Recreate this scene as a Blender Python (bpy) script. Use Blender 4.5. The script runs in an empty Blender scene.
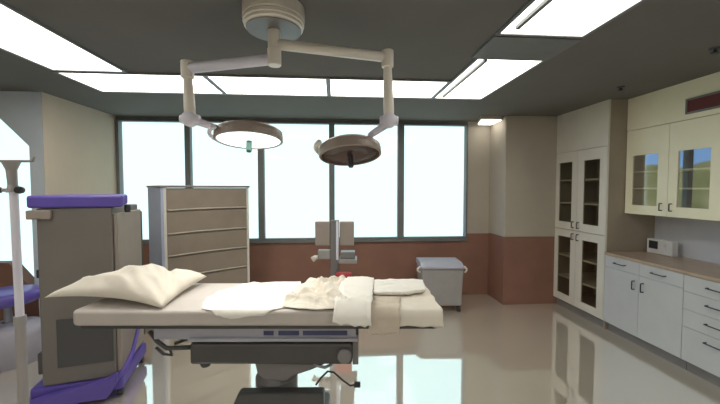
import bpy, bmesh, math, random
from mathutils import Vector, Matrix, noise
random.seed(4)
C = bpy.context.scene.collection
SC = bpy.context.scene
YAW = math.radians(4.27)
EYE = 1.62
FP = 335.0

# ------------------------------------------------------------------ camera
cd = bpy.data.cameras.new('camera'); cam = bpy.data.objects.new('camera', cd); C.objects.link(cam)
cd.sensor_width = 36; cd.lens = 36*FP/720; cd.clip_start = .05
cam.location = (0, 0, EYE); cam.rotation_euler = (math.radians(90-2.3), 0, -YAW)
SC.camera = cam
SC.view_settings.view_transform = 'Standard'; SC.view_settings.look = 'None'
SC.view_settings.exposure = 0.0; SC.view_settings.gamma = 1.0
SC.view_settings.use_curve_mapping = False

# ------------------------------------------------------------------ world: bright hazy daylight, green hills far to the left
w = bpy.data.worlds.new('daylight'); SC.world = w; w.use_nodes = True
nt = w.node_tree; nt.nodes.clear()
def N(tp, **k):
    n = nt.nodes.new(tp)
    for a, b in k.items(): setattr(n, a, b)
    return n
def MA(op, a, b=None, c=None):
    n = N('ShaderNodeMath', operation=op)
    for i, v in enumerate((a, b, c)):
        if v is None: continue
        if isinstance(v, (int, float)): n.inputs[i].default_value = v
        else: nt.links.new(v, n.inputs[i])
    return n.outputs[0]
tc = N('ShaderNodeTexCoord'); sp = N('ShaderNodeSeparateXYZ'); nt.links.new(tc.outputs['Generated'], sp.inputs[0])
az = MA('ARCTAN2', MA('MULTIPLY', sp.outputs[0], -1.0), sp.outputs[1])      # 0 = straight ahead, + = left
nz = N('ShaderNodeTexNoise'); nz.inputs['Scale'].default_value = 7; nt.links.new(tc.outputs['Generated'], nz.inputs['Vector'])
hz = MA('MULTIPLY', MA('SUBTRACT', nz.outputs[0], .5), .09)
hill = N('ShaderNodeMapRange'); hill.inputs['From Min'].default_value = .055; hill.inputs['From Max'].default_value = .05
nt.links.new(MA('SUBTRACT', sp.outputs[2], hz), hill.inputs['Value'])
left = N('ShaderNodeMapRange'); left.inputs['From Min'].default_value = math.radians(43.6); left.inputs['From Max'].default_value = math.radians(45)
nt.links.new(az, left.inputs['Value'])
n2 = N('ShaderNodeTexNoise'); n2.inputs['Scale'].default_value = 22; nt.links.new(tc.outputs['Generated'], n2.inputs['Vector'])
gr = N('ShaderNodeValToRGB'); gr.color_ramp.elements[0].color = (.30, .36, .16, 1); gr.color_ramp.elements[1].color = (.66, .68, .40, 1)
gr.color_ramp.elements[0].position = .35; gr.color_ramp.elements[1].position = .7
nt.links.new(n2.outputs[0], gr.inputs[0])
m1 = N('ShaderNodeMixRGB'); m1.inputs[1].default_value = (.45, .85, 1.5, 1)
nt.links.new(hill.outputs[0], m1.inputs[0]); nt.links.new(gr.outputs[0], m1.inputs[2])
m2 = N('ShaderNodeMixRGB'); m2.inputs[1].default_value = (1.0, 1.38, 1.38, 1)
nt.links.new(left.outputs[0], m2.inputs[0]); nt.links.new(m1.outputs[0], m2.inputs[2])
bg = N('ShaderNodeBackground'); bg.inputs[1].default_value = 1.0; nt.links.new(m2.outputs[0], bg.inputs[0])
wo = N('ShaderNodeOutputWorld'); nt.links.new(bg.outputs[0], wo.inputs[0])
PANEL = 4.5           # emission of the ceiling panels
LAMP = 4             # watts of the lit surgical lamp

# window portals (guide the daylight sampling)
def portal(loc, rot, sx, sy):
    l = bpy.data.lights.new('window_daylight', 'AREA'); l.shape = 'RECTANGLE'; l.size = sx; l.size_y = sy
    l.cycles.is_portal = True
    o = bpy.data.objects.new('window_daylight', l); C.objects.link(o); o.location = loc; o.rotation_euler = rot
portal((-.52, 4.99, 1.72), (math.radians(-90), 0, 0), 5.0, 1.75)

# ------------------------------------------------------------------ materials
def mat(name, col, rough=.5, metal=0., var=.06, scale=6., bump=0., emit=None, es=1., coat=0.):
    m = bpy.data.materials.new(name); m.use_nodes = True; t = m.node_tree
    b = t.nodes['Principled BSDF']
    b.inputs['Roughness'].default_value = rough; b.inputs['Metallic'].default_value = metal
    b.inputs['Coat Weight'].default_value = coat
    tc = t.nodes.new('ShaderNodeTexCoord'); nz = t.nodes.new('ShaderNodeTexNoise')
    nz.inputs['Scale'].default_value = scale; nz.inputs['Detail'].default_value = 4
    t.links.new(tc.outputs['Object'], nz.inputs['Vector'])
    r = t.nodes.new('ShaderNodeValToRGB')
    r.color_ramp.elements[0].position = .3; r.color_ramp.elements[1].position = .7
    r.color_ramp.elements[0].color = tuple(c*(1-var) for c in col)+(1,)
    r.color_ramp.elements[1].color = tuple(min(1, c*(1+var)) for c in col)+(1,)
    t.links.new(nz.outputs[0], r.inputs[0]); t.links.new(r.outputs[0], b.inputs['Base Color'])
    if bump:
        bp = t.nodes.new('ShaderNodeBump'); bp.inputs['Strength'].default_value = bump; bp.inputs['Distance'].default_value = .01
        t.links.new(nz.outputs[0], bp.inputs['Height']); t.links.new(bp.outputs[0], b.inputs['Normal'])
    if emit:
        b.inputs['Emission Color'].default_value = tuple(emit)+(1,); b.inputs['Emission Strength'].default_value = es
    return m
def glassmat(name, fac, tint=(1, 1, 1)):
    m = bpy.data.materials.new(name); m.use_nodes = True; t = m.node_tree; t.nodes.clear()
    tr = t.nodes.new('ShaderNodeBsdfTransparent'); tr.inputs[0].default_value = tuple(tint)+(1,)
    gl = t.nodes.new('ShaderNodeBsdfGlossy'); gl.inputs['Roughness'].default_value = 0.0
    lw = t.nodes.new('ShaderNodeLayerWeight'); lw.inputs[0].default_value = .5
    fr = t.nodes.new('ShaderNodeMath'); fr.operation = 'POWER'; fr.inputs[1].default_value = 4
    t.links.new(lw.outputs['Facing'], fr.inputs[0])
    ad = t.nodes.new('ShaderNodeMath'); ad.operation = 'ADD'; ad.use_clamp = True; ad.inputs[1].default_value = fac
    t.links.new(fr.outputs[0], ad.inputs[0])
    mx = t.nodes.new('ShaderNodeMixShader'); t.links.new(ad.outputs[0], mx.inputs[0])
    t.links.new(tr.outputs[0], mx.inputs[1]); t.links.new(gl.outputs[0], mx.inputs[2])
    o = t.nodes.new('ShaderNodeOutputMaterial'); t.links.new(mx.outputs[0], o.inputs[0])
    return m
def floormat():
    m = bpy.data.materials.new('polished_floor'); m.use_nodes = True; t = m.node_tree; t.nodes.clear()
    tc = t.nodes.new('ShaderNodeTexCoord'); nz = t.nodes.new('ShaderNodeTexNoise'); nz.inputs['Scale'].default_value = 1.3
    t.links.new(tc.outputs['Object'], nz.inputs['Vector'])
    r = t.nodes.new('ShaderNodeValToRGB')
    r.color_ramp.elements[0].color = (.76, .68, .56, 1); r.color_ramp.elements[1].color = (.82, .74, .61, 1)
    t.links.new(nz.outputs[0], r.inputs[0])
    d = t.nodes.new('ShaderNodeBsdfDiffuse'); t.links.new(r.outputs[0], d.inputs[0])
    g = t.nodes.new('ShaderNodeBsdfGlossy'); g.inputs['Roughness'].default_value = .035; g.inputs[0].default_value = (.93, .93, .93, 1)
    mx = t.nodes.new('ShaderNodeMixShader'); mx.inputs[0].default_value = .64
    t.links.new(d.outputs[0], mx.inputs[1]); t.links.new(g.outputs[0], mx.inputs[2])
    o = t.nodes.new('ShaderNodeOutputMaterial'); t.links.new(mx.outputs[0], o.inputs[0])
    return m
M = {}
M['floor'] = floormat()
M['ceiling'] = mat('grey_ceiling', (.15, .14, .125), .9, var=.05, scale=2)
M['wall'] = mat('warm_plaster', (.47, .42, .345), .85, var=.04, scale=2)
M['brown'] = mat('brown_wainscot', (.27, .135, .095), .6, var=.10, scale=3)
M['blue_wall'] = mat('cool_wall', (.60, .62, .68), .7, var=.04)
M['pier'] = mat('sandy_plaster', (.58, .47, .36), .85, var=.04, scale=2)
M['bay'] = mat('cool_lit_plaster', (.70, .77, .83), .8, var=.03)  # pier's plaster on its front face, with the cool light put into the colour
M['mullion'] = mat('window_frame_grey', (.17, .175, .175), .5)
M['glass'] = glassmat('window_glass', 0.02)
M['cab'] = mat('cream_lacquer', (.72, .69, .61), .35, var=.02)
M['cab_upper'] = mat('cream_lacquer_lit', (.95, .92, .70), .35, var=.02)  # same cream as the tall cabinet, its strong yellow light put into the colour
M['cab_base'] = mat('cream_lacquer_dim', (.56, .58, .585), .35, var=.02)  # cream again, with the cooler, weaker light down here put into the colour
M['cab_side'] = mat('beige_side_panel', (.36, .31, .25), .5, var=.05)
M['cab_in'] = mat('cabinet_inside', (.42, .37, .30), .7)
M['cabglass'] = glassmat('cabinet_glass', .28)
M['tallglass'] = glassmat('smoked_cabinet_glass', .03, (.8, .78, .72))
M['counter'] = mat('worktop_laminate', (.45, .35, .26), .3, var=.12, scale=12)
M['plinth'] = mat('plinth_grey', (.22, .21, .20), .5)
M['handle'] = mat('dark_handle_metal', (.06, .065, .07), .35, metal=.6)
M['panel'] = mat('panel_diffuser', (.8, .8, .8), .6, emit=(1.0, .97, .89), es=PANEL)
M['lens_on'] = mat('lit_lamp_lens', (.8, .8, .8), .4, emit=(.9, 1, 1), es=1.4)
M['cream'] = mat('cream_enamel', (.84, .78, .69), .35, var=.03)
M['lilac'] = mat('pale_lilac_enamel', (.78, .76, .86), .35, var=.03)
M['taupe'] = mat('taupe_lamp_shell', (.30, .24, .20), .35, var=.05)
M['lens_off'] = mat('dark_lamp_lens', (.075, .045, .035), .25)
M['black'] = mat('black_plastic', (.035, .035, .04), .4)
M['green'] = mat('dark_green_grip', (.05, .12, .10), .4)
M['machine'] = mat('warm_grey_housing', (.20, .18, .165), .5, var=.08, scale=2)
M['machine_dark'] = mat('dark_grey_housing', (.085, .082, .085), .5, var=.08, scale=2)
M['machine_tan'] = mat('tan_housing', (.34, .29, .25), .5, var=.05)
M['purple'] = mat('purple_plastic', (.13, .09, .42), .35, var=.06)
M['blue'] = mat('pale_blue_side', (.42, .47, .62), .45, var=.05)
M['tambour'] = mat('tan_drawer_front', (.29, .235, .185), .5, var=.08, scale=5)
M['chrome'] = mat('brushed_steel', (.42, .42, .48), .3, metal=.3)
M['steel_dark'] = mat('dark_steel', (.085, .082, .082), .4, metal=.2)
M['steel_mid'] = mat('mid_grey_steel', (.23, .22, .22), .4, metal=.2)
M['slot'] = mat('navy_slot', (.05, .06, .14), .3)
M['mattress'] = mat('taupe_mattress', (.56, .51, .47), .6, var=.04)
M['linen'] = mat('white_linen', (.78, .72, .62), .9, var=.03, scale=20, bump=.1)
M['linen_bright'] = mat('bright_white_cotton', (.90, .87, .80), .9, var=.02, scale=20, bump=.1)
M['linen_tan'] = mat('cream_cloth', (.62, .54, .44), .9, var=.05, scale=20, bump=.1)
M['bin'] = mat('pale_grey_plastic', (.34, .32, .31), .5, var=.04)
M['lid'] = mat('lilac_grey_lid', (.42, .40, .46), .5)
M['lip'] = mat('light_tan_lip', (.50, .44, .36), .5)
M['red'] = mat('red_plastic', (.45, .05, .05), .4)
M['maroon'] = mat('maroon_plaque', (.13, .025, .03), .4)
M['white'] = mat('white_plastic', (.75, .76, .78), .4)

# ------------------------------------------------------------------ mesh helpers
def B(): return bmesh.new()
def obj(name, bm, m, parent=None, off=(0, 0, 0), smooth=False, bevel=0., seg=2):
    bmesh.ops.translate(bm, vec=(-off[0], -off[1], -off[2]), verts=bm.verts)
    bmesh.ops.recalc_face_normals(bm, faces=bm.faces)
    me = bpy.data.meshes.new(name); bm.to_mesh(me); bm.free()
    me.materials.append(M[m] if isinstance(m, str) else m)
    if smooth:
        for p in me.polygons: p.use_smooth = True
    o = bpy.data.objects.new(name, me); C.objects.link(o)
    if parent: o.parent = parent
    if bevel:
        b = o.modifiers.new('bevel', 'BEVEL'); b.width = bevel; b.segments = seg; b.limit_method = 'ANGLE'
    return o
def box(bm, x0, x1, y0, y1, z0, z1, mtx=None):
    v = [bm.verts.new((x, y, z)) for x in (x0, x1) for y in (y0, y1) for z in (z0, z1)]
    for f in ((0,1,3,2),(4,6,7,5),(0,4,5,1),(2,3,7,6),(0,2,6,4),(1,5,7,3)): bm.faces.new([v[i] for i in f])
    if mtx is not None:
        for q in v: q.co = mtx @ q.co
    return bm
def prism(bm, poly, a, b, axis='y'):
    def pt(p, h): return (p[0], h, p[1]) if axis == 'y' else ((p[0], p[1], h) if axis == 'z' else (h, p[0], p[1]))
    f0 = [bm.verts.new(pt(p, a)) for p in poly]; f1 = [bm.verts.new(pt(p, b)) for p in poly]
    n = len(poly); bm.faces.new(f0); bm.faces.new(f1[::-1])
    for i in range(n): bm.faces.new((f0[i], f0[(i+1) % n], f1[(i+1) % n], f1[i]))
    return bm
def tube(bm, pts, r, n=12, cap=True):
    pts = [Vector(p) for p in pts]; rings = []
    rr = r if isinstance(r, (list, tuple)) else [r]*len(pts)
    d0 = (pts[1]-pts[0]).normalized(); up = Vector((0, 0, 1)) if abs(d0.z) < .9 else Vector((1, 0, 0))
    s = d0.cross(up).normalized()
    for i, p in enumerate(pts):
        d = (pts[min(i+1, len(pts)-1)]-pts[max(i-1, 0)]).normalized()
        s = (s-d*s.dot(d)).normalized(); u = d.cross(s)
        rings.append([bm.verts.new(p+(s*math.cos(2*math.pi*k/n)+u*math.sin(2*math.pi*k/n))*rr[i]) for k in range(n)])
    for a, b in zip(rings, rings[1:]):
        for k in range(n): bm.faces.new((a[k], a[(k+1) % n], b[(k+1) % n], b[k]))
    if cap: bm.faces.new(rings[0][::-1]); bm.faces.new(rings[-1])
    return bm
def lathe(bm, prof, n=40, mtx=None, c=(0, 0)):
    rings = []
    for r, z in prof:
        if r < 1e-5: rings.append([bm.verts.new((c[0], c[1], z))])
        else: rings.append([bm.verts.new((c[0]+r*math.cos(2*math.pi*k/n), c[1]+r*math.sin(2*math.pi*k/n), z)) for k in range(n)])
    for a, b in zip(rings, rings[1:]):
        for k in range(n):
            if len(a) == 1 and len(b) == 1: continue
            if len(a) == 1: bm.faces.new((a[0], b[(k+1) % n], b[k]))
            elif len(b) == 1: bm.faces.new((a[k], a[(k+1) % n], b[0]))
            else: bm.faces.new((a[k], a[(k+1) % n], b[(k+1) % n], b[k]))
    if mtx is not None:
        for r in rings:
            for v in r: v.co = mtx @ v.co
    return bm
def thing(name, label, cat, loc=(0, 0, 0), rz=0, group=None):
    o = bpy.data.objects.new(name, None); C.objects.link(o); o.empty_display_size = .1
    o.location = loc; o.rotation_euler = (0, 0, rz); o['label'] = label; o['category'] = cat
    if group: o['group'] = group
    return o
def tag(o, label, cat, group=None):
    o['label'] = label; o['category'] = cat
    if group: o['group'] = group
    return o
def struct(name, bm, m, parent=None, **k):
    o = obj(name, bm, m, parent, **k)
    if not parent: o['kind'] = 'structure'
    return o
# a frame turned with the camera's heading: (right, ahead) -> room coordinates
def W(r, d, z=0): return Vector((r*math.cos(YAW)+d*math.sin(YAW), d*math.cos(YAW)-r*math.sin(YAW), z))
def S(x, y, d): return ((x-360)*d/FP, d, EYE-(y-188.5)*d/FP)      # sight point at depth d
def rthing(name, label, cat, r, d, z=0, group=None):
    """a thing whose parts are written in (right, ahead, up) coordinates; returns (empty, offset)"""
    return thing(name, label, cat, W(r, d, z), -YAW, group), (r, d, z)

# ================================================================== ROOM
CZ = 2.62; YB = 4.92; XL = -5.2; XR = 3.66; YF = -2.6; XC = -3.025; YC = 3.75; XP = 2.33; YP = 4.45
struct('floor', box(B(), XL-.1, XR+.1, YF-.1, YB+.15, -.1, 0), 'floor')
struct('ceiling', box(B(), XL-.1, XR+.1, YF-.1, YB+.15, CZ, CZ+.1), 'ceiling')
struct('wall_front', box(B(), XL-.1, XR+.1, YF-.1, YF, 0, CZ), 'wall')
struct('wall_right', box(B(), XR, XR+.1, YF, YB+.15, 0, CZ), 'blue_wall')
struct('wall_left', box(B(), XL-.1, XL, YF, YC+.12, 0, CZ), 'wall')
# back wall: brown lower wall, grey header, plaster beyond the windows
WX0, WX1, WZ0, WZ1 = -2.985, 1.965, .865, 2.575
wb = struct('wall_back', box(B(), XC, XP+.02, YB, YB+.14, 0, WZ0), 'brown')
w2 = struct('wall_back_header', box(B(), XC, WX1+.02, YB, YB+.14, WZ1, CZ), 'mullion', wb)
w3 = struct('wall_back_end', box(B(), WX1+.02, XP+.02, YB, YB+.14, .94, CZ), 'wall', wb)
struct('wall_back_dado', box(B(), WX1+.02, XP+.02, YB, YB+.14, WZ0, .94), 'brown', wb)
# pillar on the right
wp = struct('wall_back_right', box(B(), XP, XR, YP, YB+.14, .945, CZ), 'wall', bevel=.015)
struct('dado', box(B(), XP, XR, YP, YB+.14, 0, .945), 'brown', wp)
# deep pier left of the windows, and the wall with the cut-corner opening
wl = struct('wall_back_left', box(B(), -3.12, XC, YC+.121, YB+.14, 0, CZ), 'pier')
struct('corner_bead', box(B(), -3.0269, XC, YC-.006, YC+.1209, 0, CZ), 'pier', wl)
bm = B()
prism(bm, [(-3.027, 0), (-3.027, CZ), (XL, CZ), (XL, 2.50), (-3.56, 2.50), (-3.44, 2.346), (-3.165, 2.06), (-3.165, .53), (-3.13, .50), (-3.13, 0)], YC-.006, YC+.12)
struct('wall_left_bay', bm, 'bay')
bm = B()
prism(bm, [(XL, 0), (-3.12, 0), (-3.12, .50), (-3.17, .53), (-3.42, .84), (XL, .84)], YC+.001, YC+.119)
struct('dado', bm, 'brown', bpy.data.objects['wall_left_bay'])
gw = struct('window_6', box(B(), XL, -3.165, YC+.055, YC+.061, .5, 2.5), 'glass')
# the window band: five panes
edges = [(-2.985, -2.105), (-2.03, -1.10), (-1.015, -.085), (-.005, .93), (1.02, 1.965)]
for i, (a, b) in enumerate(edges):
    a0 = XC if i == 0 else (edges[i-1][1]+a)/2
    b0 = 1.985 if i == 4 else (b+edges[i+1][0])/2
    bm = B()
    box(bm, a0, a, YB-.02, YB+.06, WZ0, WZ1); box(bm, b, b0, YB-.02, YB+.06, WZ0, WZ1)
    box(bm, a, b, YB-.02, YB+.06, WZ0, WZ0+.03); box(bm, a, b, YB-.02, YB+.06, WZ1-.02, WZ1)
    f = struct('window_%d' % (i+1), bm, 'mullion')
    struct('window_glass', box(B(), a, b, YB+.02, YB+.026, WZ0+.03, WZ1-.02), 'glass', f)
struct('trim_1', box(B(), XC, 1.985, YB-.035, YB-.0205, WZ0-.03, WZ0+.008), 'mullion')

# ================================================================== CEILING LIGHT PANELS
G = 'recessed ceiling light panels around the room'
def panel(x0, x1, y0, y1, label, strip=False, group=G):
    t = thing('ceiling_light', label, 'ceiling light', ((x0+x1)/2, (y0+y1)/2, CZ-.012), 0, group)
    o = ((x0+x1)/2, (y0+y1)/2, CZ-.012); f = .022
    bm = B()
    box(bm, x0, x0+f, y0, y1, CZ-.015, CZ-.0005); box(bm, x1-f, x1, y0, y1, CZ-.015, CZ-.0005)
    box(bm, x0+f, x1-f, y0, y0+f, CZ-.015, CZ-.0005); box(bm, x0+f, x1-f, y1-f, y1, CZ-.015, CZ-.0005)
    if strip: box(bm, x0+.07, x0+.095, y0+f, y1-.12, CZ-.03, CZ-.0005)
    obj('frame', bm, 'mullion', t, o)
    obj('diffuser', box(B(), x0+f, x1-f, y0+f, y1-f, CZ-.008, CZ-.001), 'panel', t, o)
panel(-2.38, -1.14, 3.06, 3.66, 'wide lit ceiling panel at the left end of the row before the windows')
panel(-1.14, -.06, 3.06, 3.66, 'lit ceiling panel second from the left in the row before the windows')
panel(-.06, 1.07, 3.06, 3.66, 'lit ceiling panel third from the left in the window row, above the right lamp arm')
panel(1.07, 1.63, 2.50, 3.66, 'lit ceiling panel with a white strip, nearest the tall white cabinet', True)
panel(1.03, 1.63, .94, 2.13, 'large lit ceiling panel at the top right, in front of the dark cross band', True)
panel(-2.36, -1.76, 1.75, 3.04, 'long lit ceiling panel slanting in at the top left corner')
panel(-2.36, -1.76, .4, 1.73, 'lit ceiling panel just outside the top left corner')
panel(-2.36, -1.76, -.95, .38, 'unseen lit ceiling panel over the left behind the viewer, added to brighten the bay wall')  # left strip carried on out of view, added as light for the bay wall
panel(1.03, 1.63, -.95, .92, 'unseen lit ceiling panel over the right behind the viewer, added to brighten the right wall')  # right strip carried on out of view, added as light for the wall cabinets
for x0 in (-2.36, -1.36, -.36, .64):
    panel(x0, x0+.97, -1.6, -1.0, 'lit ceiling panel behind the viewer')
struct('trim_2', box(B(), 1.03, 1.63, 2.14, 2.49, CZ-.02, CZ-.0005), 'mullion')
t = thing('corner_light', 'small lit ceiling fitting in the corner beside the last window', 'ceiling light', (2.17, 4.66, 2.555))
o_ = (2.17, 4.66, 2.555)
obj('housing', prism(B(), [(2.0, 4.50), (2.30, 4.50), (2.31, 4.84), (2.10, 4.84)], 2.572, 2.6195, 'z'), 'wall', t, o_)
obj('diffuser', prism(B(), [(2.01, 4.51), (2.29, 4.51), (2.30, 4.83), (2.105, 4.83)], 2.557, 2.5715, 'z'), 'panel', t, o_)
for x, y, lb in ((2.81, 3.14, 'small dark ceiling sprinkler above the tall cabinet'), (2.70, 2.23, 'small dark ceiling sprinkler near the right edge above the plaque')):
    t = thing('sprinkler', lb, 'sprinkler', (x, y, CZ-.001), 0, 'ceiling sprinklers')
    obj('escutcheon', lathe(B(), [(0, 0), (.035, 0), (.03, -.01), (0, -.01)], 20), 'handle', t)
    obj('nozzle', lathe(B(), [(.01, -.01), (.01, -.03), (.022, -.032), (.022, -.036), (0, -.036)], 16), 'handle', t)

# ================================================================== CABINETS
def bar_handle(parent, off, x, y, z, vertical=True, L=.075):
    bm = B(); h = L/2
    if vertical:
        tube(bm, [(x, y, z-h), (x-.028, y, z-h), (x-.03, y, z-h+.004), (x-.03, y, z+h-.004), (x-.028, y, z+h), (x, y, z+h)], .0055, 8)
    else:
        tube(bm, [(x, y-h, z), (x-.028, y-h, z), (x-.03, y-h+.004, z), (x-.03, y+h-.004, z), (x-.028, y+h, z), (x, y+h, z)], .0055, 8)
    return obj('handle', bm, 'handle', parent, off)
def glass_door(parent, off, xf, y0, y1, z0, z1, hy0, hy1, hz0, hz1, hy, hz, gm, hl=.075, dm='cab'):
    g = .002; bm = B(); x0, x1 = xf, xf+.02
    box(bm, x0, x1, y0+g, hy0, z0+g, z1-g); box(bm, x0, x1, hy1, y1-g, z0+g, z1-g)
    box(bm, x0, x1, hy0, hy1, z0+g, hz0); box(bm, x0, x1, hy0, hy1, hz1, z1-g)
    d = obj('door', bm, dm, parent, off)
    obj('pane', box(B(), x0+.008, x0+.012, hy0, hy1, hz0, hz1), gm, d, off)
    bar_handle(d, off, xf, hy, hz, True, hl)
    return d
XF = 3.06
y0, y1 = 3.567, 4.445
t = thing('tall_cabinet', 'tall cream cabinet up to the ceiling with four glazed doors', 'cabinet', (XF+.3, 4.0, 0))
of = (XF+.3, 4.0, 0)
bm = B()
box(bm, XF+.021, XR-.003, y1-.018, y1, .11, CZ-.002)
box(bm, XR-.02, XR-.003, y0+.02, y1-.018, .11, CZ-.002)
for z in (.11, 1.065, 2.09, CZ-.02): box(bm, XF+.021, XR-.02, y0+.02, y1-.018, z, z+.018)
obj('body', bm, 'cab_in', t, of)
obj('side_panel', box(B(), XF+.021, XR-.003, y0, y0+.018, .0, CZ-.002), 'cab_side', t, of)
obj('edge_strip', box(B(), XF, XF+.02, y0, y0+.012, .11, CZ-.002), 'cab', t, of)
obj('top_panel', box(B(), XF, XF+.02, y0+.013, y1, 2.104, CZ-.002), 'cab', t, of)
obj('plinth', box(B(), XF+.05, XF+.07, y0+.02, y1, 0, .108), 'plinth', t, of)
for z in (1.43, 1.73, .43, .72):
    obj('shelf', box(B(), XF+.03, XR-.022, y0+.021, y1-.019, z-.01, z+.01), 'cab', t, of)
ym = 4.035
for z0, z1, hz0, hz1, hz in ((1.082, 2.10, 1.18, 1.965, 1.155), (.11, 1.078, .205, .98, 1.0)):
    glass_door(t, of, XF, y0+.013, ym, z0, z1, 3.675, 3.925, hz0, hz1, ym-.045, hz, 'tallglass')
    glass_door(t, of, XF, ym, y1, z0, z1, 4.13, 4.375, hz0, hz1, ym+.045, hz, 'tallglass')
# wall cabinets
XU = 3.277
def wall_cab(ya, yb, doors, label):
    t = thing('wall_cabinet', label, 'cabinet', (XU+.19, (ya+yb)/2, 1.34), 0); of = (XU+.19, (ya+yb)/2, 1.34)
    bm = B()
    box(bm, XU+.021, XR-.003, ya+.002, ya+.02, 1.34, 2.6); box(bm, XU+.021, XR-.003, yb-.02, yb-.002, 1.34, 2.6)
    box(bm, XU+.021, XR-.003, ya+.02, yb-.02, 1.34, 1.36); box(bm, XU+.021, XR-.003, ya+.02, yb-.02, 2.24, 2.26)
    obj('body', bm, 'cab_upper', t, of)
    obj('back_panel', box(B(), XR-.02, XR-.004, ya+.021, yb-.021, 1.361, 2.239), 'cab_in', t, of)
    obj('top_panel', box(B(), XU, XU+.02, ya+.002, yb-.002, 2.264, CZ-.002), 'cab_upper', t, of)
    for z in (1.62, 1.80):
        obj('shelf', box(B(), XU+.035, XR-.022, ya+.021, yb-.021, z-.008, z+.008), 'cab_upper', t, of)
    for (a, b, ha, hb, hy) in doors:
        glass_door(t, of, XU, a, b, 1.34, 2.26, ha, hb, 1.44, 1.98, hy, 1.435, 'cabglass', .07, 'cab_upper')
    return t
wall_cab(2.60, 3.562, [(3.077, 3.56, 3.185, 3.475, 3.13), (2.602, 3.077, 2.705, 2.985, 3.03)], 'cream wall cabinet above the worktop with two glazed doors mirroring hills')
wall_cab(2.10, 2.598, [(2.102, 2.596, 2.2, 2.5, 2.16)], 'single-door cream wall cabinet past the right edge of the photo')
t = thing('wall_plaque', 'dark maroon plaque in a grey frame high on the wall cabinet front', 'sign', (XU-.01, 2.68, 2.32)); of = (XU-.01, 2.68, 2.32)
bm = B(); a, b, c, d = 2.45, 2.92, 2.31, 2.45
box(bm, XU-.02, XU-.001, a, b, c, c+.016); box(bm, XU-.02, XU-.001, a, b, d-.016, d)
box(bm, XU-.02, XU-.001, a, a+.016, c+.016, d-.016); box(bm, XU-.02, XU-.001, b-.016, b, c+.016, d-.016)
obj('frame', bm, 'steel_mid', t, of)
obj('plate', box(B(), XU-.012, XU-.001, a+.016, b-.016, c+.016, d-.016), 'maroon', t, of)
# base cabinets
def base(ya, yb, label, kind):
    t = thing('base_cabinet', label, 'cabinet', (XF+.3, (ya+yb)/2, 0)); of = (XF+.3, (ya+yb)/2, 0)
    obj('body', box(B(), XF+.021, XR-.003, ya+.002, yb-.002, .108, .868), 'cab_base', t, of)
    obj('plinth', box(B(), XF+.06, XR-.003, ya+.002, yb-.002, 0, .106), 'plinth', t, of)
    g = .0015
    if kind == 'doors':
        ym = (ya+yb)/2
        for a, b, hy in ((ya, ym, ym-.05), (ym, yb, ym+.05)):
            d = obj('drawer', box(B(), XF, XF+.02, a+g, b-g, .742, .866), 'cab_base', t, of); bar_handle(d, of, XF, (a+b)/2+.01, .805, False, .13)
            d = obj('door', box(B(), XF, XF+.02, a+g, b-g, .11, .739), 'cab_base', t, of); bar_handle(d, of, XF, hy, .63, True, .085)
    else:
        zs = [.866, .72, .565, .41, .11]
        for k in range(4):
            d = obj('drawer', box(B(), XF, XF+.02, ya+g, yb-g, zs[k+1]+g, zs[k]-g), 'cab_base', t, of)
            bar_handle(d, of, XF, yb-.265, zs[k]-.066, False, .14)
base(2.70, 3.562, 'cream base cabinet beside the tall cabinet with two drawers over two doors', 'doors')
base(2.05, 2.698, 'cream base cabinet at the right edge with a stack of four drawers', 'drawers')
tag(obj('worktop', box(B(), XF-.01, XR-.003, 2.05, 3.563, .87, .90), 'counter', bevel=.004), 'brown laminate worktop running along the base cabinets', 'worktop')
t = thing('intercom_panel', 'small white device with a dark screen standing at the back of the worktop', 'device', (3.56, 3.40, .9)); of = (3.56, 3.40, .9)
obj('housing', box(B(), 3.53, 3.60, 3.24, 3.53, .902, 1.06), 'white', t, of, bevel=.006)
obj('screen', box(B(), 3.524, 3.53, 3.40, 3.50, .955, 1.04), 'black', t, of)
for z in (.965, 1.01): obj('button', lathe(B(), [(0, 0), (.018, 0), (.016, .008), (0, .008)], 16, Matrix.Translation((3.53, 3.32, z)) @ Matrix.Rotation(-math.pi/2, 4, 'Y')), 'white', t, of)

# ================================================================== SURGICAL LIGHT
px, pd = -.478, 1.9
t, of = rthing('surgical_light', 'cream ceiling-mounted surgical light with two lamp heads on jointed arms', 'surgical light', px, pd, CZ)
obj('mount', lathe(B(), [(0, CZ-.001), (.168, CZ-.001), (.168, 2.555), (.163, 2.55), (.166, 2.545), (.166, 2.53), (.160, 2.526), (.160, 2.512), (.15, 2.505), (.15, 2.50)], 48, c=(px, pd)), 'cream', t, of, smooth=False)
obj('mount_plate', lathe(B(), [(0, 2.503), (.149, 2.503), (.149, 2.497), (0, 2.497)], 40, c=(px, pd)), 'steel_mid', t, of)
obj('pivot_post', lathe(B(), [(0, 2.51), (.034, 2.51), (.034, 2.40), (.038, 2.395), (.038, 2.31), (.034, 2.305), (0, 2.305)], 28, c=(px, pd)), 'cream', t, of)
LE = (-1.015, 2.0); RE = (.165, 2.04)
obj('arm', tube(B(), [(px, pd, 2.342), (LE[0], LE[1], 2.325)], .030, 16), 'lilac', t, of, smooth=True)
obj('arm', tube(B(), [(px, pd, 2.425), (RE[0], RE[1], 2.405)], .029, 16), 'cream', t, of, smooth=True)
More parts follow.
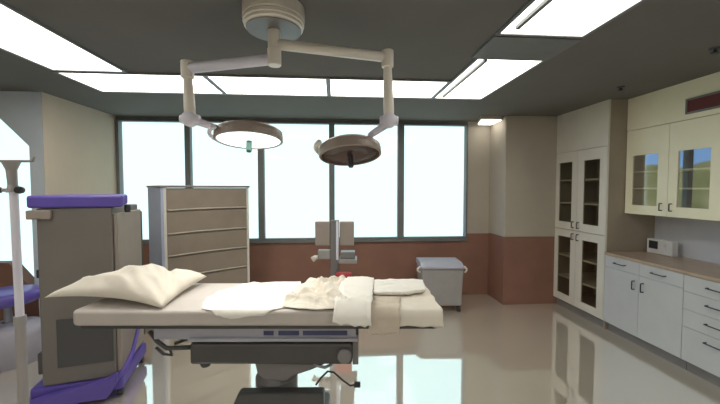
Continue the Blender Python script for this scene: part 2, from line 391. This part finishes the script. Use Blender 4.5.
for (r, d), zt in ((LE, 2.368), (RE, 2.445)):
    obj('elbow', lathe(B(), [(0, zt), (.034, zt), (.036, zt-.005), (.036, zt-.095), (.032, zt-.10), (0, zt-.10)], 24, c=(r, d)), 'cream', t, of)
    obj('drop_post', tube(B(), [(r, d, zt-.08), (r+.008, d, 2.10), (r+.01, d, 2.04)], [.024, .032, .03], 20), 'cream', t, of)
    bm = B(); lathe(bm, [(0, -.045), (.035, -.04), (.045, -.015), (.045, .015), (.035, .04), (0, .045)], 24, Matrix.Translation((r+.01, d, 2.03)) @ Matrix.Rotation(math.pi/2, 4, 'X'))
    lathe(bm, [(0, -.055), (.024, -.055), (.03, -.03), (.03, .03), (.024, .055), (0, .055)], 24, Matrix.Translation((r+.01, d, 2.03)) @ Matrix.Rotation(math.pi/2, 4, 'Y'))
    obj('joint', bm, 'lilac', t, of, smooth=True)
# left lamp head, lit
def head(c, tilt, roll, rad, th, lensmat, shell, label, lit):
    mt = Matrix.Translation(c) @ Matrix.Rotation(tilt, 4, 'X') @ Matrix.Rotation(roll, 4, 'Y')
    h = obj('lamp_head', lathe(B(), [(0, th*.75), (rad*.5, th*.72), (rad*.86, th*.55), (rad*.98, th*.3), (rad, 0), (rad, -th*.45), (rad*.97, -th*.5), (rad*.94, -th*.5), (rad*.93, -th*.35), (0, -th*.35)], 48, mt), shell, t, of)
    h['label'] = label
    for p in h.data.polygons: p.use_smooth = False
    obj('lens', lathe(B(), [(rad*.925, -th*.36), (rad*.92, -th*.42), (rad*.5, -th*.47), (0, -th*.48)], 48, mt), lensmat, h, of, smooth=True)
    obj('sterile_handle', lathe(B(), [(0, -th*.45), (.018, -th*.48), (.018, -.10), (.014, -.11), (0, -.11)], 16, mt), 'green' if lit else 'black', h, of)
    return mt
cl = S(250, 136, 2.2)
mt = head(cl, math.radians(-8), math.radians(-1), .215, .075, 'lens_on', 'taupe', 'lit lamp head with white lens', True)
lt = bpy.data.lights.new('lamp_light', 'AREA'); lt.shape = 'DISK'; lt.size = .36; lt.energy = LAMP; lt.color = (1, .97, .9); lt.spread = math.radians(110)
lo = bpy.data.objects.new('lamp_light', lt); C.objects.link(lo); lo.parent = t
lo.matrix_local = Matrix.Translation(-Vector(of)) @ mt @ Matrix.Translation((0, 0, -.05))
cr = S(350, 151, 2.15)
head(cr, math.radians(-14), math.radians(-4), .198, .075, 'lens_off', 'taupe', 'unlit lamp head with dark brown lens', False)
obj('yoke', tube(B(), [(LE[0]+.03, LE[1], 2.025), (LE[0]+.12, LE[1]+.05, 1.995), (cl[0]-.15, cl[1]-.02, cl[2]+.035)], [.024, .02, .017], 14), 'lilac', t, of, smooth=True)
bm = B(); tube(bm, [(RE[0]-.0, RE[1], 2.01), (RE[0]-.10, RE[1]+.04, 1.95), (cr[0]+.12, cr[1], cr[2]+.03)], [.024, .02, .017], 14)
obj('yoke', bm, 'lilac', t, of, smooth=True)
mt = Matrix.Translation(cr) @ Matrix.Rotation(math.radians(-14), 4, 'X') @ Matrix.Rotation(math.radians(-2), 4, 'Y')
bm = B(); tube(bm, [mt @ Vector((.215*math.cos(a), .215*math.sin(a), .02)) for a in [math.radians(80+i*12) for i in range(12)]], .017, 10)
obj('bumper_rail', bm, 'cream', t, of, smooth=True)
mt = Matrix.Translation(cl) @ Matrix.Rotation(math.radians(-11), 4, 'X')
bm = B(); tube(bm, [mt @ Vector((.225*math.cos(a)-.015, .225*math.sin(a), -.01)) for a in [math.radians(140+i*12) for i in range(9)]], .012, 10)
obj('bumper_rail', bm, 'lilac', t, of, smooth=True)

# ================================================================== OPERATING TABLE
ZT = .95; DN, DF = 1.803, 2.36; XA, XB = -1.585, .45
t, of = rthing('operating_table', 'long operating table with taupe mattress on a dark steel column', 'operating table', -.45, 2.08)
def rounded(bm, x0, x1, y0, y1, z0, z1, r=.03, n=5):
    pl = []
    for cx, cy, a0 in ((x1-r, y1-r, 0), (x0+r, y1-r, 90), (x0+r, y0+r, 180), (x1-r, y0+r, 270)):
        for k in range(n+1):
            a = math.radians(a0+90*k/n); pl.append((cx+r*math.cos(a), cy+r*math.sin(a)))
    return prism(bm, pl, z0, z1, 'z')
obj('mattress', rounded(B(), XA, XB, DN, DF, ZT-.085, ZT, .035), 'mattress', t, of, bevel=.018, seg=4)
obj('table_top', rounded(B(), XA+.02, XB-.02, DN+.02, DF-.02, ZT-.105, ZT-.087, .03), 'steel_dark', t, of)
# side rail with slots
xr0, xr1 = S(205, 0, 1.84)[0], S(356, 0, 1.84)[0]
bm = B(); box(bm, xr0-.30, xr1, 1.835, 2.33, .778, .845)
obj('side_frame', bm, 'chrome', t, of, bevel=.006)
bm = B(); box(bm, xr0-.1, xr1+.01, 1.815, 1.834, .774, .792); obj('accessory_rail', bm, 'chrome', t, of, bevel=.004)
for a, b in ((262, 272), (277, 298), (302, 347)):
    bm = B(); box(bm, S(a, 0, 1.83)[0], S(b, 0, 1.83)[0], 1.828, 1.8345, .806, .828); obj('rail_slot', bm, 'slot', t, of)
x0, _, zt_ = S(186, 346, 1.83); x1, _, zb_ = S(352, 368.5, 1.83)
obj('drive_housing', box(B(), x0, x1, 1.83, 2.30, zb_, zt_-.002), 'steel_dark', t, of, bevel=.015)
obj('end_bracket', box(B(), x1+.001, x1+.035, 1.85, 2.25, zb_-.01, .798), 'steel_mid', t, of, bevel=.005)
cx, _, cz = S(344, 359, 1.82)
obj('knob', lathe(B(), [(0, 0), (.038, 0), (.040, .004), (.040, .02), (.034, .026), (0, .026)], 28, Matrix.Translation((cx, 1.829, cz)) @ Matrix.Rotation(math.pi/2, 4, 'X')), 'steel_mid', t, of)
cx, _, cz = S(200, 368, 1.84)
obj('foot_knob', lathe(B(), [(0, .02), (.028, .02), (.03, -.01), (.024, -.022), (0, -.024)], 20, Matrix.Translation((cx, 1.87, cz))), 'steel_dark', t, of)
# arm-board brackets at the head end
bm = B()
tube(bm, [S(146, 333, 1.9), S(154, 344, 1.9), S(163, 351, 1.9), S(192, 350, 1.9)], .013, 10)
tube(bm, [S(172, 346, 1.95), S(180, 343, 1.95), S(200, 336, 1.95)], .010, 8)
obj('head_bracket', bm, 'steel_dark', t, of, smooth=True)
bm = B(); tube(bm, [S(152, 350, 1.92), S(160, 357, 1.92), S(168, 358, 1.92), S(166, 350, 1.92)], .009, 8)
obj('release_lever', bm, 'steel_dark', t, of, smooth=True)
# column
def ps(lst, d): return [(S(x, y, d)[0], S(x, y, d)[2]) for x, y in lst]
bm = B(); prism(bm, ps([(252, 365), (255, 378), (262, 384), (284, 386), (292, 380), (310, 374), (324, 368)], 1.93), 1.93, 2.22)
obj('tilt_bracket', bm, 'steel_mid', t, of, bevel=.008)
bm = B(); lathe(bm, [(.0, .70), (.075, .70), (.085, .62), (.095, .56), (.10, .50), (.13, .44), (.13, .2), (0, .2)], 32, c=(S(275, 0, 2.08)[0], 2.08))
obj('column', bm, 'steel_mid', t, of, smooth=False)
x0 = S(236, 0, 1.9)[0]; x1 = S(323, 0, 1.9)[0]
bm = B(); prism(bm, [(x0-.03, .05), (x0-.03, .37), (x0, .44), (x1, .445), (x1, .05)], 1.88, 1.95)
obj('base_cover', bm, 'steel_dark', t, of, bevel=.012)
bm = B(); box(bm, x0-.03, x1, 1.951, 2.30, .051, .2)
obj('base', bm, 'steel_dark', t, of, bevel=.02)
obj('foot_plate', rounded(B(), x0-.15, x1+.35, 1.86, 2.34, .012, .05, .05), 'steel_dark', t, of)
bm = B(); tube(bm, [(S(311, 364, 1.9)), S(316, 369, 1.9), S(324, 371, 1.9), S(331, 368, 1.9), S(331, 362, 1.9)], .009, 8)
obj('grab_loop', bm, 'chrome', t, of, smooth=True)
bm = B(); tube(bm, [S(315, 389, 1.88), S(320, 382, 1.86), S(327, 375, 1.85), (S(333, 376, 1.85)), S(342, 384, 1.85), S(350, 390, 1.85), S(356, 389, 1.85)], .0055, 8)
cb = obj('cord', bm, 'black', t, of, smooth=True)
a = S(355, 389, 1.85); obj('plug', box(B(), a[0]-.005, a[0]+.03, 1.84, 1.862, a[2]-.013, a[2]+.013), 'black', cb, of, bevel=.003)

# ---- bedding
def Q(x, y):
    """spot on the mattress (right, ahead); past the near edge it counts as overhang"""
    if y <= 313:
        d = (EYE-ZT)*FP/(y-188.5); return ((x-360)*d/FP, d)
    return ((x-360)*DN/FP, DN-(y-313)*DN/FP)
def ridge(p, s, seed):
    q = Vector((p[0]*s+seed, p[1]*s*1.3-seed, seed*.37))
    wv = Vector((noise.noise(q*.7), noise.noise(q*.7+Vector((5, 3, 1))), 0))*1.2
    return 1-abs(noise.noise(q+wv))*2.2
def crest(x, d, s, seed, ang=.6):
    a = x*math.cos(ang)+d*math.sin(ang); b = -x*math.sin(ang)+d*math.cos(ang)
    q = Vector((a*s, b*s*.38, seed)); q += Vector((noise.noise(q*.9+Vector((3, 1, 7))), noise.noise(q*.9), 0))*.8
    return max(0, 1-abs(noise.noise(q))*3.2)
def cloth(name, near, far, amp, scale, seed, m, lift=.006, nu=90, nv=56, folds=(), hang=.012, thick=.003, crum=0):
    """near/far: outline polylines left to right; folds: (point, direction, height, width) creases"""
    def poly(pl, s):
        k = s*(len(pl)-1); i = min(int(k), len(pl)-2); f = k-i
        return pl[i][0]*(1-f)+pl[i+1][0]*f, pl[i][1]*(1-f)+pl[i+1][1]*f
    bm = B(); g = []
    for j in range(nv+1):
        row = []
        for i in range(nu+1):
            u, v = i/nu, j/nv
            a = poly(near, u); b = poly(far, u)
            x = a[0]*(1-v)+b[0]*v; d = a[1]*(1-v)+b[1]*v
            e = min(u, 1-u, v, 1-v)*6; e = min(1, e)
            x += .012*noise.noise(Vector((u*7, v*7, seed))); d += .012*noise.noise(Vector((u*7, v*7, seed+9)))
            hgt = lift+amp*max(0, ridge((x, d), scale, seed))**1.5*(.35+.65*e)+amp*.22*(noise.noise(Vector((x*scale*2, d*scale*2, seed)))+.5)
            if crum:
                hgt += e*crum*(.8*crest(x, d, 7, seed, .7)**1.3+.5*crest(x, d, 12, seed+3, -.5)**1.5+.28*crest(x, d, 22, seed+6, 1.2)**2)
            for (fx, fd, ang, fh, fw) in folds:
                s_ = (x-fx)*math.cos(ang)+(d-fd)*math.sin(ang)
                hgt += fh*math.exp(-(s_/fw)**2)
            ed = DN+.012
            if d >= ed: row.append(bm.verts.new((x, d, ZT+hgt)))
            else:
                ov = ed-d; k = min(1, ov/.03)
                row.append(bm.verts.new((x, ed-k*(.014+lift+min(.05, hgt*.5)), ZT+hgt*(1-k)+lift*k*.3-max(0, ov-.01))))
        g.append(row)
    for j in range(nv):
        for i in range(nu): bm.faces.new((g[j][i], g[j][i+1], g[j+1][i+1], g[j+1][i]))
    c = bm.verts[:] and None
    cx = sum(p[0] for p in near)/len(near); cdp = (near[0][1]+far[0][1])/2
    o = obj(name, bm, m, None, (cx, cdp, ZT), smooth=True)
    o.location = W(cx, cdp, ZT); o.rotation_euler = (0, 0, -YAW)
    s = o.modifiers.new('solid', 'SOLIDIFY'); s.thickness = thick; s.offset = 1
    return o
a = cloth('drape_sheet', [Q(199, 311), Q(215, 316), Q(228, 320), Q(262, 316), Q(296, 308)],
          [Q(204, 300), Q(222, 292), Q(242, 286), Q(275, 283.5), Q(300, 283.5)], .007, 5, 3.1, 'linen_bright', lift=.006, folds=((-.34, 2.0, .9, .010, .02), (-.5, 2.0, 1.3, .008, .03)))
tag(a, 'smooth bright white sheet spread over the middle of the taupe mattress', 'sheet')
a = cloth('crumpled_sheet', [Q(282, 310), Q(300, 312), Q(318, 313), Q(334, 312), Q(345, 312)],
          [Q(290, 291), Q(306, 285), Q(322, 284), Q(340, 284), Q(352, 285)], .012, 4, 7.7, 'linen', lift=.006, crum=.027, nu=150, nv=110,
          folds=((-.22, 2.1, .5, .035, .03), (-.36, 2.05, -.7, .03, .025), (-.10, 2.1, .1, .02, .02)))
tag(a, 'crumpled cream sheet bunched in folds beside the smooth white one', 'sheet')
a = cloth('foot_cover', [Q(372, 328), Q(396, 328), Q(420, 328), Q(444, 328)], [((374-360)*2.35/FP, 2.35), (.25, 2.35), (.35, 2.35), (.447, 2.35)], .002, 3, 1.2, 'linen', lift=.004, nu=40, nv=60)
tag(a, 'cream cover draped smoothly over the foot end of the mattress', 'sheet')
a = cloth('folded_towel', [Q(374, 300), Q(392, 300), Q(410, 299), Q(426, 297)], [Q(372, 287), Q(390, 286), Q(408, 286), Q(423, 287)], .008, 6, 2.2, 'linen_bright', lift=.020, thick=.022)
tag(a, 'thick white towel folded flat on the covered foot end', 'towel')
a = cloth('hanging_cloth', [Q(368, 334), Q(382, 335), Q(398, 333)], [Q(374, 300), Q(386, 301), Q(400, 301)], .006, 7, 5.2, 'linen_tan', lift=.016, nu=30, nv=40)
tag(a, 'small tan square cloth hanging over the near edge of the mattress', 'cloth')
a = cloth('white_cloth', [Q(333, 321), Q(345, 323), Q(358, 325), Q(371, 326)], [Q(343, 287), Q(352, 285), Q(362, 284), Q(374, 286)], .014, 4, 11.2, 'linen_bright', lift=.045, crum=.008, nu=40, nv=50)
tag(a, 'smooth cream cloth laid over the crumpled sheet, hanging at the near side', 'cloth')

# ---- pillow
P4 = [Vector(S(40, 299, 1.88)), Vector((-1.09, 1.82, ZT+.010)), Vector((-1.08, 2.34, ZT+.05)), Vector((-1.66, 2.32, ZT+.05))]
def pillow():
    n = 44; bm = B(); out = []
    for side in (1, -1):
        g = []
        for j in range(n+1):
            row = []
            for i in range(n+1):
                u, v = i/n*2-1, j/n*2-1
                pin = 1-.06*(1-abs(u)**2)*abs(v)**3; pin2 = 1-.06*(1-abs(v)**2)*abs(u)**3
                uu, vv = u*pin2, v*pin
                a, b = (uu+1)/2, (vv+1)/2
                p = P4[0]*(1-a)*(1-b)+P4[1]*a*(1-b)+P4[2]*a*b+P4[3]*(1-a)*b
                prof = max(0, (1-u*u)*(1-v*v))**.42
                crease = (.030*crest(p.x, p.y, 4.2, 1.7, .9)**1.4+.012*crest(p.x, p.y, 10, 4.1, 1.3)**1.5-.045*math.exp(-(((u-.62)+(v-.1)*.55)/.10)**2))*prof
                hgt = (.100*prof*(1+.3*u*.0)+crease+.02*math.exp(-((u-.3)/.35)**2)*prof) if side > 0 else -.01*prof
                lift_ = .030*max(0, -v)**2*(1-u*u)
                q = Vector((p.x, p.y, p.z+hgt+lift_))
                if p.x > XA+.03: q.z = max(q.z, ZT+.003)
                if side < 0 and (i in (0, n) or j in (0, n)): row.append(out[0][j][i]); continue
                row.append(bm.verts.new(q))
            g.append(row)
        out.append(g)
        for j in range(n):
            for i in range(n):
                f = (g[j][i], g[j][i+1], g[j+1][i+1], g[j+1][i])
                try: bm.faces.new(f if side > 0 else f[::-1])
                except ValueError: pass
    return bm
o = obj('pillow', pillow(), 'linen', None, (-1.38, 2.08, ZT), smooth=True); o.location = W(-1.38, 2.08, ZT); o.rotation_euler = (0, 0, -YAW)
tag(o, 'soft creased white pillow at the head end of the operating table', 'pillow')

# ================================================================== GREY MACHINE (front right corner at its origin, turned a little)
t = thing('anaesthesia_machine', 'tall grey medical machine with a purple top slab and purple base', 'medical machine', W(-1.88, 2.53), math.radians(17.6)-YAW)
w_ = .462
obj('main_housing', box(B(), -w_, 0, 0, .60, .17, 1.478), 'machine', t, bevel=.012)
obj('side_housing', box(B(), .002, .03, .02, .58, .20, 1.43), 'machine_tan', t, bevel=.006)
obj('side_door_edge', box(B(), .004, .034, .581, .60, .25, 1.41), 'machine_dark', t, bevel=.003)
obj('top_slab', prism(B(), [(-w_-.045, -.02), (.085, -.02), (.075, .02), (-.02, .13), (-.06, .55), (-w_-.04, .55)], 1.48, 1.57, 'z'), 'purple', t, bevel=.018, seg=4)
obj('lower_panel', box(B(), -w_+.10, -.012, -.012, -.001, .30, .66), 'machine_dark', t, bevel=.004)
obj('lower_skirt', box(B(), -w_-.05, -w_-.001, .05, .5, .24, .40), 'machine_dark', t, bevel=.01)
obj('grab_bar', box(B(), -w_-.045, -w_+.10, -.03, -.001, 1.40, 1.465), 'machine_tan', t, bevel=.008)
obj('knob', lathe(B(), [(0, 1.43), (.02, 1.43), (.024, 1.46), (.02, 1.49), (0, 1.49)], 18, c=(.055, .16)), 'black', t)
obj('latch', box(B(), -w_-.02, -w_-.001, .02, .07, .97, 1.03), 'black', t, bevel=.003)
bm = B()
prism(bm, [(-w_-.08, .035), (-w_-.10, .085), (-w_+.02, .12), (-.06, .18), (.02, .215), (.02, .15), (-.03, .06), (-.05, .035)], -.06, -.002)
obj('base_trim', bm, 'purple', t, bevel=.012, seg=3)
bm = B(); tube(bm, [(.0, -.03, .16), (.05, .02, .21), (.075, .12, .30), (.075, .30, .45), (.07, .48, .60), (.055, .58, .72)], [.016, .018, .016, .014, .012, .009], 12)
obj('base_arc', bm, 'purple', t, smooth=True)
obj('base_tray', box(B(), -w_-.08, .04, -.001, .62, .06, .168), 'purple', t, bevel=.02)
for r_, d_ in ((-w_+.02, .06), (.01, .05), (-w_+.02, .54), (.01, .55)):
    bm = B(); lathe(bm, [(0, -.018), (.026, -.018), (.028, -.012), (.028, .012), (.026, .018), (0, .018)], 20, Matrix.Translation((r_, d_, .0285)) @ Matrix.Rotation(math.pi/2, 4, 'Y'))
    obj('caster', bm, 'black', t)

# ================================================================== DRAWER CABINET (turned)
A = Vector((-2.145, 3.60)); th = math.radians(43)
t = thing('drawer_cabinet', 'wide tan cabinet of shallow drawers turned sideways with a pale blue side', 'cabinet', W(A.x, A.y), th-YAW)
Wd, Dp, H = .99, .62, 1.655
obj('carcass', box(B(), .03, Wd-.001, .02, Dp, .05, H-.03), 'cab_side', t)
obj('side_panel', box(B(), 0, .028, 0, Dp, .0, H-.025), 'blue', t, bevel=.004)
for a_, b_ in ((.0285, .055), (Wd-.03, Wd)): obj('stile', box(B(), a_, b_, 0, .019, .0, H-.025), 'cab', t)
obj('top', box(B(), -.012, Wd+.012, -.015, Dp+.01, H-.024, H), 'steel_mid', t, bevel=.006)
zs = [H-.03, 1.37, 1.11, .865, .62, .375, .13]
for k in range(6):
    d = obj('drawer', box(B(), .056, Wd-.031, .0, .019, zs[k+1]+.006, zs[k]-.006), 'tambour', t, bevel=.003)
    bm = B(); n = 24; pts = []
    for i in range(n+1): pts.append((.06+(Wd-.095)*i/n, -.006, zs[k+1]+.012+.008*math.sin(i/n*math.pi)))
    tube(bm, pts, .008, 8); obj('drawer_lip', bm, 'lip', d, smooth=True)
obj('kick', box(B(), .03, Wd-.03, .03, Dp-.02, 0, .049), 'plinth', t)

# ================================================================== IV POLE
t, of = rthing('iv_pole', 'tall pale grey drip stand with a cross bar at the left edge', 'drip stand', -1.545, 1.50)
bm = B(); tube(bm, [(-1.545, 1.5, .09), (-1.545, 1.5, S(0, 322, 1.5)[2])], .019, 18); obj('lower_tube', bm, 'bin', t, of, smooth=False)
bm = B(); tube(bm, [(-1.545, 1.5, S(0, 322, 1.5)[2]), (-1.550, 1.5, S(0, 190, 1.5)[2])], .0155, 18); obj('upper_tube', bm, 'lilac', t, of)
obj('collar', lathe(B(), [(0, -.02), (.022, -.02), (.023, 0), (.022, .02), (0, .02)], 20, Matrix.Translation((-1.545, 1.5, S(0, 322, 1.5)[2]))), 'bin', t, of)
bm = B(); tube(bm, [(-1.55, 1.5, S(0, 192, 1.5)[2]), (-1.553, 1.5, S(0, 185, 1.5)[2]), (-1.556, 1.5, S(0, 170, 1.5)[2]), (-1.556, 1.5, S(0, 161, 1.5)[2])], [.026, .017, .019, .034], 16); obj('head_clamp', bm, 'bin', t, of)
zc = S(0, 161, 1.5)[2]
bm = B(); tube(bm, [(-1.80, 1.5, zc+.02), (-1.79, 1.5, zc-.002), (-1.77, 1.5, zc), (-1.48, 1.5, zc-.001), (-1.46, 1.5, zc), (-1.455, 1.5, zc+.02)], .006, 8); obj('cross_bar', bm, 'bin', t, of, smooth=True)
for xx in (-1.615, -1.515):
    obj('knob', lathe(B(), [(0, -.012), (.014, -.012), (.017, 0), (.014, .012), (0, .012)], 16, Matrix.Translation((xx, 1.492, S(0, 190, 1.5)[2])) @ Matrix.Rotation(math.pi/2, 4, 'X')), 'black', t, of)
bm = B(); tube(bm, [(-1.615, 1.5, S(0, 190, 1.5)[2]), (-1.515, 1.5, S(0, 190, 1.5)[2])], .008, 8); obj('knob_bar', bm, 'bin', t, of)
for k in range(5):
    a = math.radians(72*k+20); ex, ey = -1.545+.27*math.cos(a), 1.5+.27*math.sin(a)
    lg = obj('leg', tube(B(), [(-1.545, 1.5, .10), (ex, ey, .07)], .014, 10), 'bin', t, of)
    obj('caster', lathe(B(), [(0, -.012), (.026, -.012), (.028, 0), (.026, .012), (0, .012)], 16, Matrix.Translation((ex, ey, .029)) @ Matrix.Rotation(math.pi/2, 4, 'X')), 'black', lg, of)

# ================================================================== STOOL
sx, _, sz = S(3, 291, 3.12)
t, of = rthing('stool', 'round stool with a purple seat and broad pale grey foot by the left wall', 'stool', sx, 3.12)
obj('seat', lathe(B(), [(0, .66), (.20, .66), (.235, .65), (.25, .61), (.235, .56), (.21, .545), (0, .54)], 36, c=(sx, 3.12)), 'purple', t, of, smooth=True)
obj('post', lathe(B(), [(0, .56), (.03, .56), (.03, .20), (.05, .15), (0, .15)], 20, c=(sx, 3.12)), 'chrome', t, of)
obj('foot', lathe(B(), [(.045, .36), (.14, .35), (.24, .32), (.28, .27), (.285, .0), (0, .0)], 36, c=(sx, 3.12)), 'lid', t, of, smooth=True)

# ================================================================== MONITOR CART
DM = 4.1; mx = S(335, 0, DM)[0]
t, of = rthing('monitor_cart', 'slim cart with two grey upright panels either side of a post, below the windows', 'monitor cart', mx, DM)
x0, x1 = S(330.5, 0, DM)[0], S(339, 0, DM)[0]
obj('post', box(B(), x0, x1, DM-.03, DM+.03, .10, S(0, 220, DM)[2]), 'steel_mid', t, of, bevel=.008)
obj('post_cover', box(B(), x1-.035, x1-.004, DM-.045, DM-.031, .75, S(0, 221, DM)[2]), 'lilac', t, of, bevel=.004)
for a, b in ((315, 330), (339.5, 354)):
    bm = box(B(), S(a, 0, DM)[0], S(b, 0, DM)[0], DM-.02, DM+.03, S(0, 246, DM)[2], S(0, 221.5, DM)[2])
    obj('panel', bm, 'machine_tan', t, of, bevel=.012)
obj('tray', box(B(), x1+.001, S(357, 0, DM)[0], DM-.12, DM+.12, S(0, 262, DM)[2], S(0, 258, DM)[2]), 'bin', t, of, bevel=.006)
obj('keyboard', box(B(), x1+.02, S(355, 0, DM)[0], DM-.1, DM+.05, S(0, 257.7, DM)[2], S(0, 251, DM)[2]), 'steel_mid', t, of, bevel=.006)
bm = B(); box(bm, S(318, 0, DM)[0], x0-.001, DM-.05, DM+.05, S(0, 259, DM)[2], S(0, 250, DM)[2]); obj('side_module', bm, 'bin', t, of, bevel=.01)
bm = B(); tube(bm, [S(319, 257, DM), S(315, 258, DM), S(312, 260, DM)], [.02, .03, .035], 12); obj('handle', bm, 'cream', t, of, smooth=True)
obj('basket', box(B(), S(336, 0, DM)[0]-.0, S(352, 0, DM)[0], DM-.16, DM-.05, S(0, 284, DM)[2], S(0, 271, DM)[2]), 'red', t, of, bevel=.02)
bm = B()
for k in range(5):
    a = math.radians(72*k); tube(bm, [(mx, DM, .10), (mx+.28*math.cos(a), DM+.28*math.sin(a), .05)], .02, 8)
obj('foot', bm, 'steel_dark', t, of)
for k in range(5):
    a = math.radians(72*k)
    obj('caster', lathe(B(), [(0, -.012), (.024, -.012), (.026, 0), (.024, .012), (0, .012)], 14, Matrix.Translation((mx+.27*math.cos(a), DM+.27*math.sin(a), .027)) @ Matrix.Rotation(math.pi/2, 4, 'X')), 'black', t, of)

# ================================================================== LINEN BIN
DB = 4.30
t, of = rthing('linen_bin', 'pale grey wheeled bin with a lid and side handles below the last window', 'bin', S(441, 0, DB)[0], DB+.2)
xa, xb = S(422.5, 0, DB)[0], S(465, 0, DB)[0]; zl = S(0, 270, DB)[2]
bm = B()
lo_ = [(xa+.025, DB+.02), (xb-.02, DB+.02), (xb-.02, DB+.38), (xa+.025, DB+.38)]; hi_ = [(xa, DB), (xb, DB), (xb, DB+.4), (xa, DB+.4)]
v0 = [bm.verts.new((a, b, .085)) for a, b in lo_]; v1 = [bm.verts.new((a, b, zl)) for a, b in hi_]
bm.faces.new(v0); bm.faces.new(v1)
for i in range(4): bm.faces.new((v0[i], v0[(i+1) % 4], v1[(i+1) % 4], v1[i]))
obj('body', bm, 'bin', t, of, bevel=.02, seg=3)
bm = B(); prism(bm, [(DB-.015, zl+.002), (DB-.015, zl+.03), (DB+.10, zl+.075), (DB+.41, zl+.075), (DB+.41, zl+.002)], xa-.01, xb+.005, 'x')
obj('lid', bm, 'lid', t, of, bevel=.01)
for x in (xa-.012, xb+.012):
    bm = B(); tube(bm, [(x, DB+.03, zl+.03), (x+(.03 if x > xa+.1 else -.04), DB+.03, zl+.0), (x+(.03 if x > xa+.1 else -.04), DB+.03, zl-.02), (x+(.005 if x > xa+.1 else 0), DB+.03, zl-.05)], .013, 8); obj('handle', bm, 'cream', t, of, smooth=True)
for x in (xa+.07, xb-.05):
    for y in (DB+.06, DB+.34):
        bm = B(); lathe(bm, [(0, -.02), (.038, -.02), (.04, 0), (.038, .02), (0, .02)], 16, Matrix.Translation((x, y, .041)) @ Matrix.Rotation(math.pi/2, 4, 'Y'))
        obj('caster', bm, 'black', t, of)
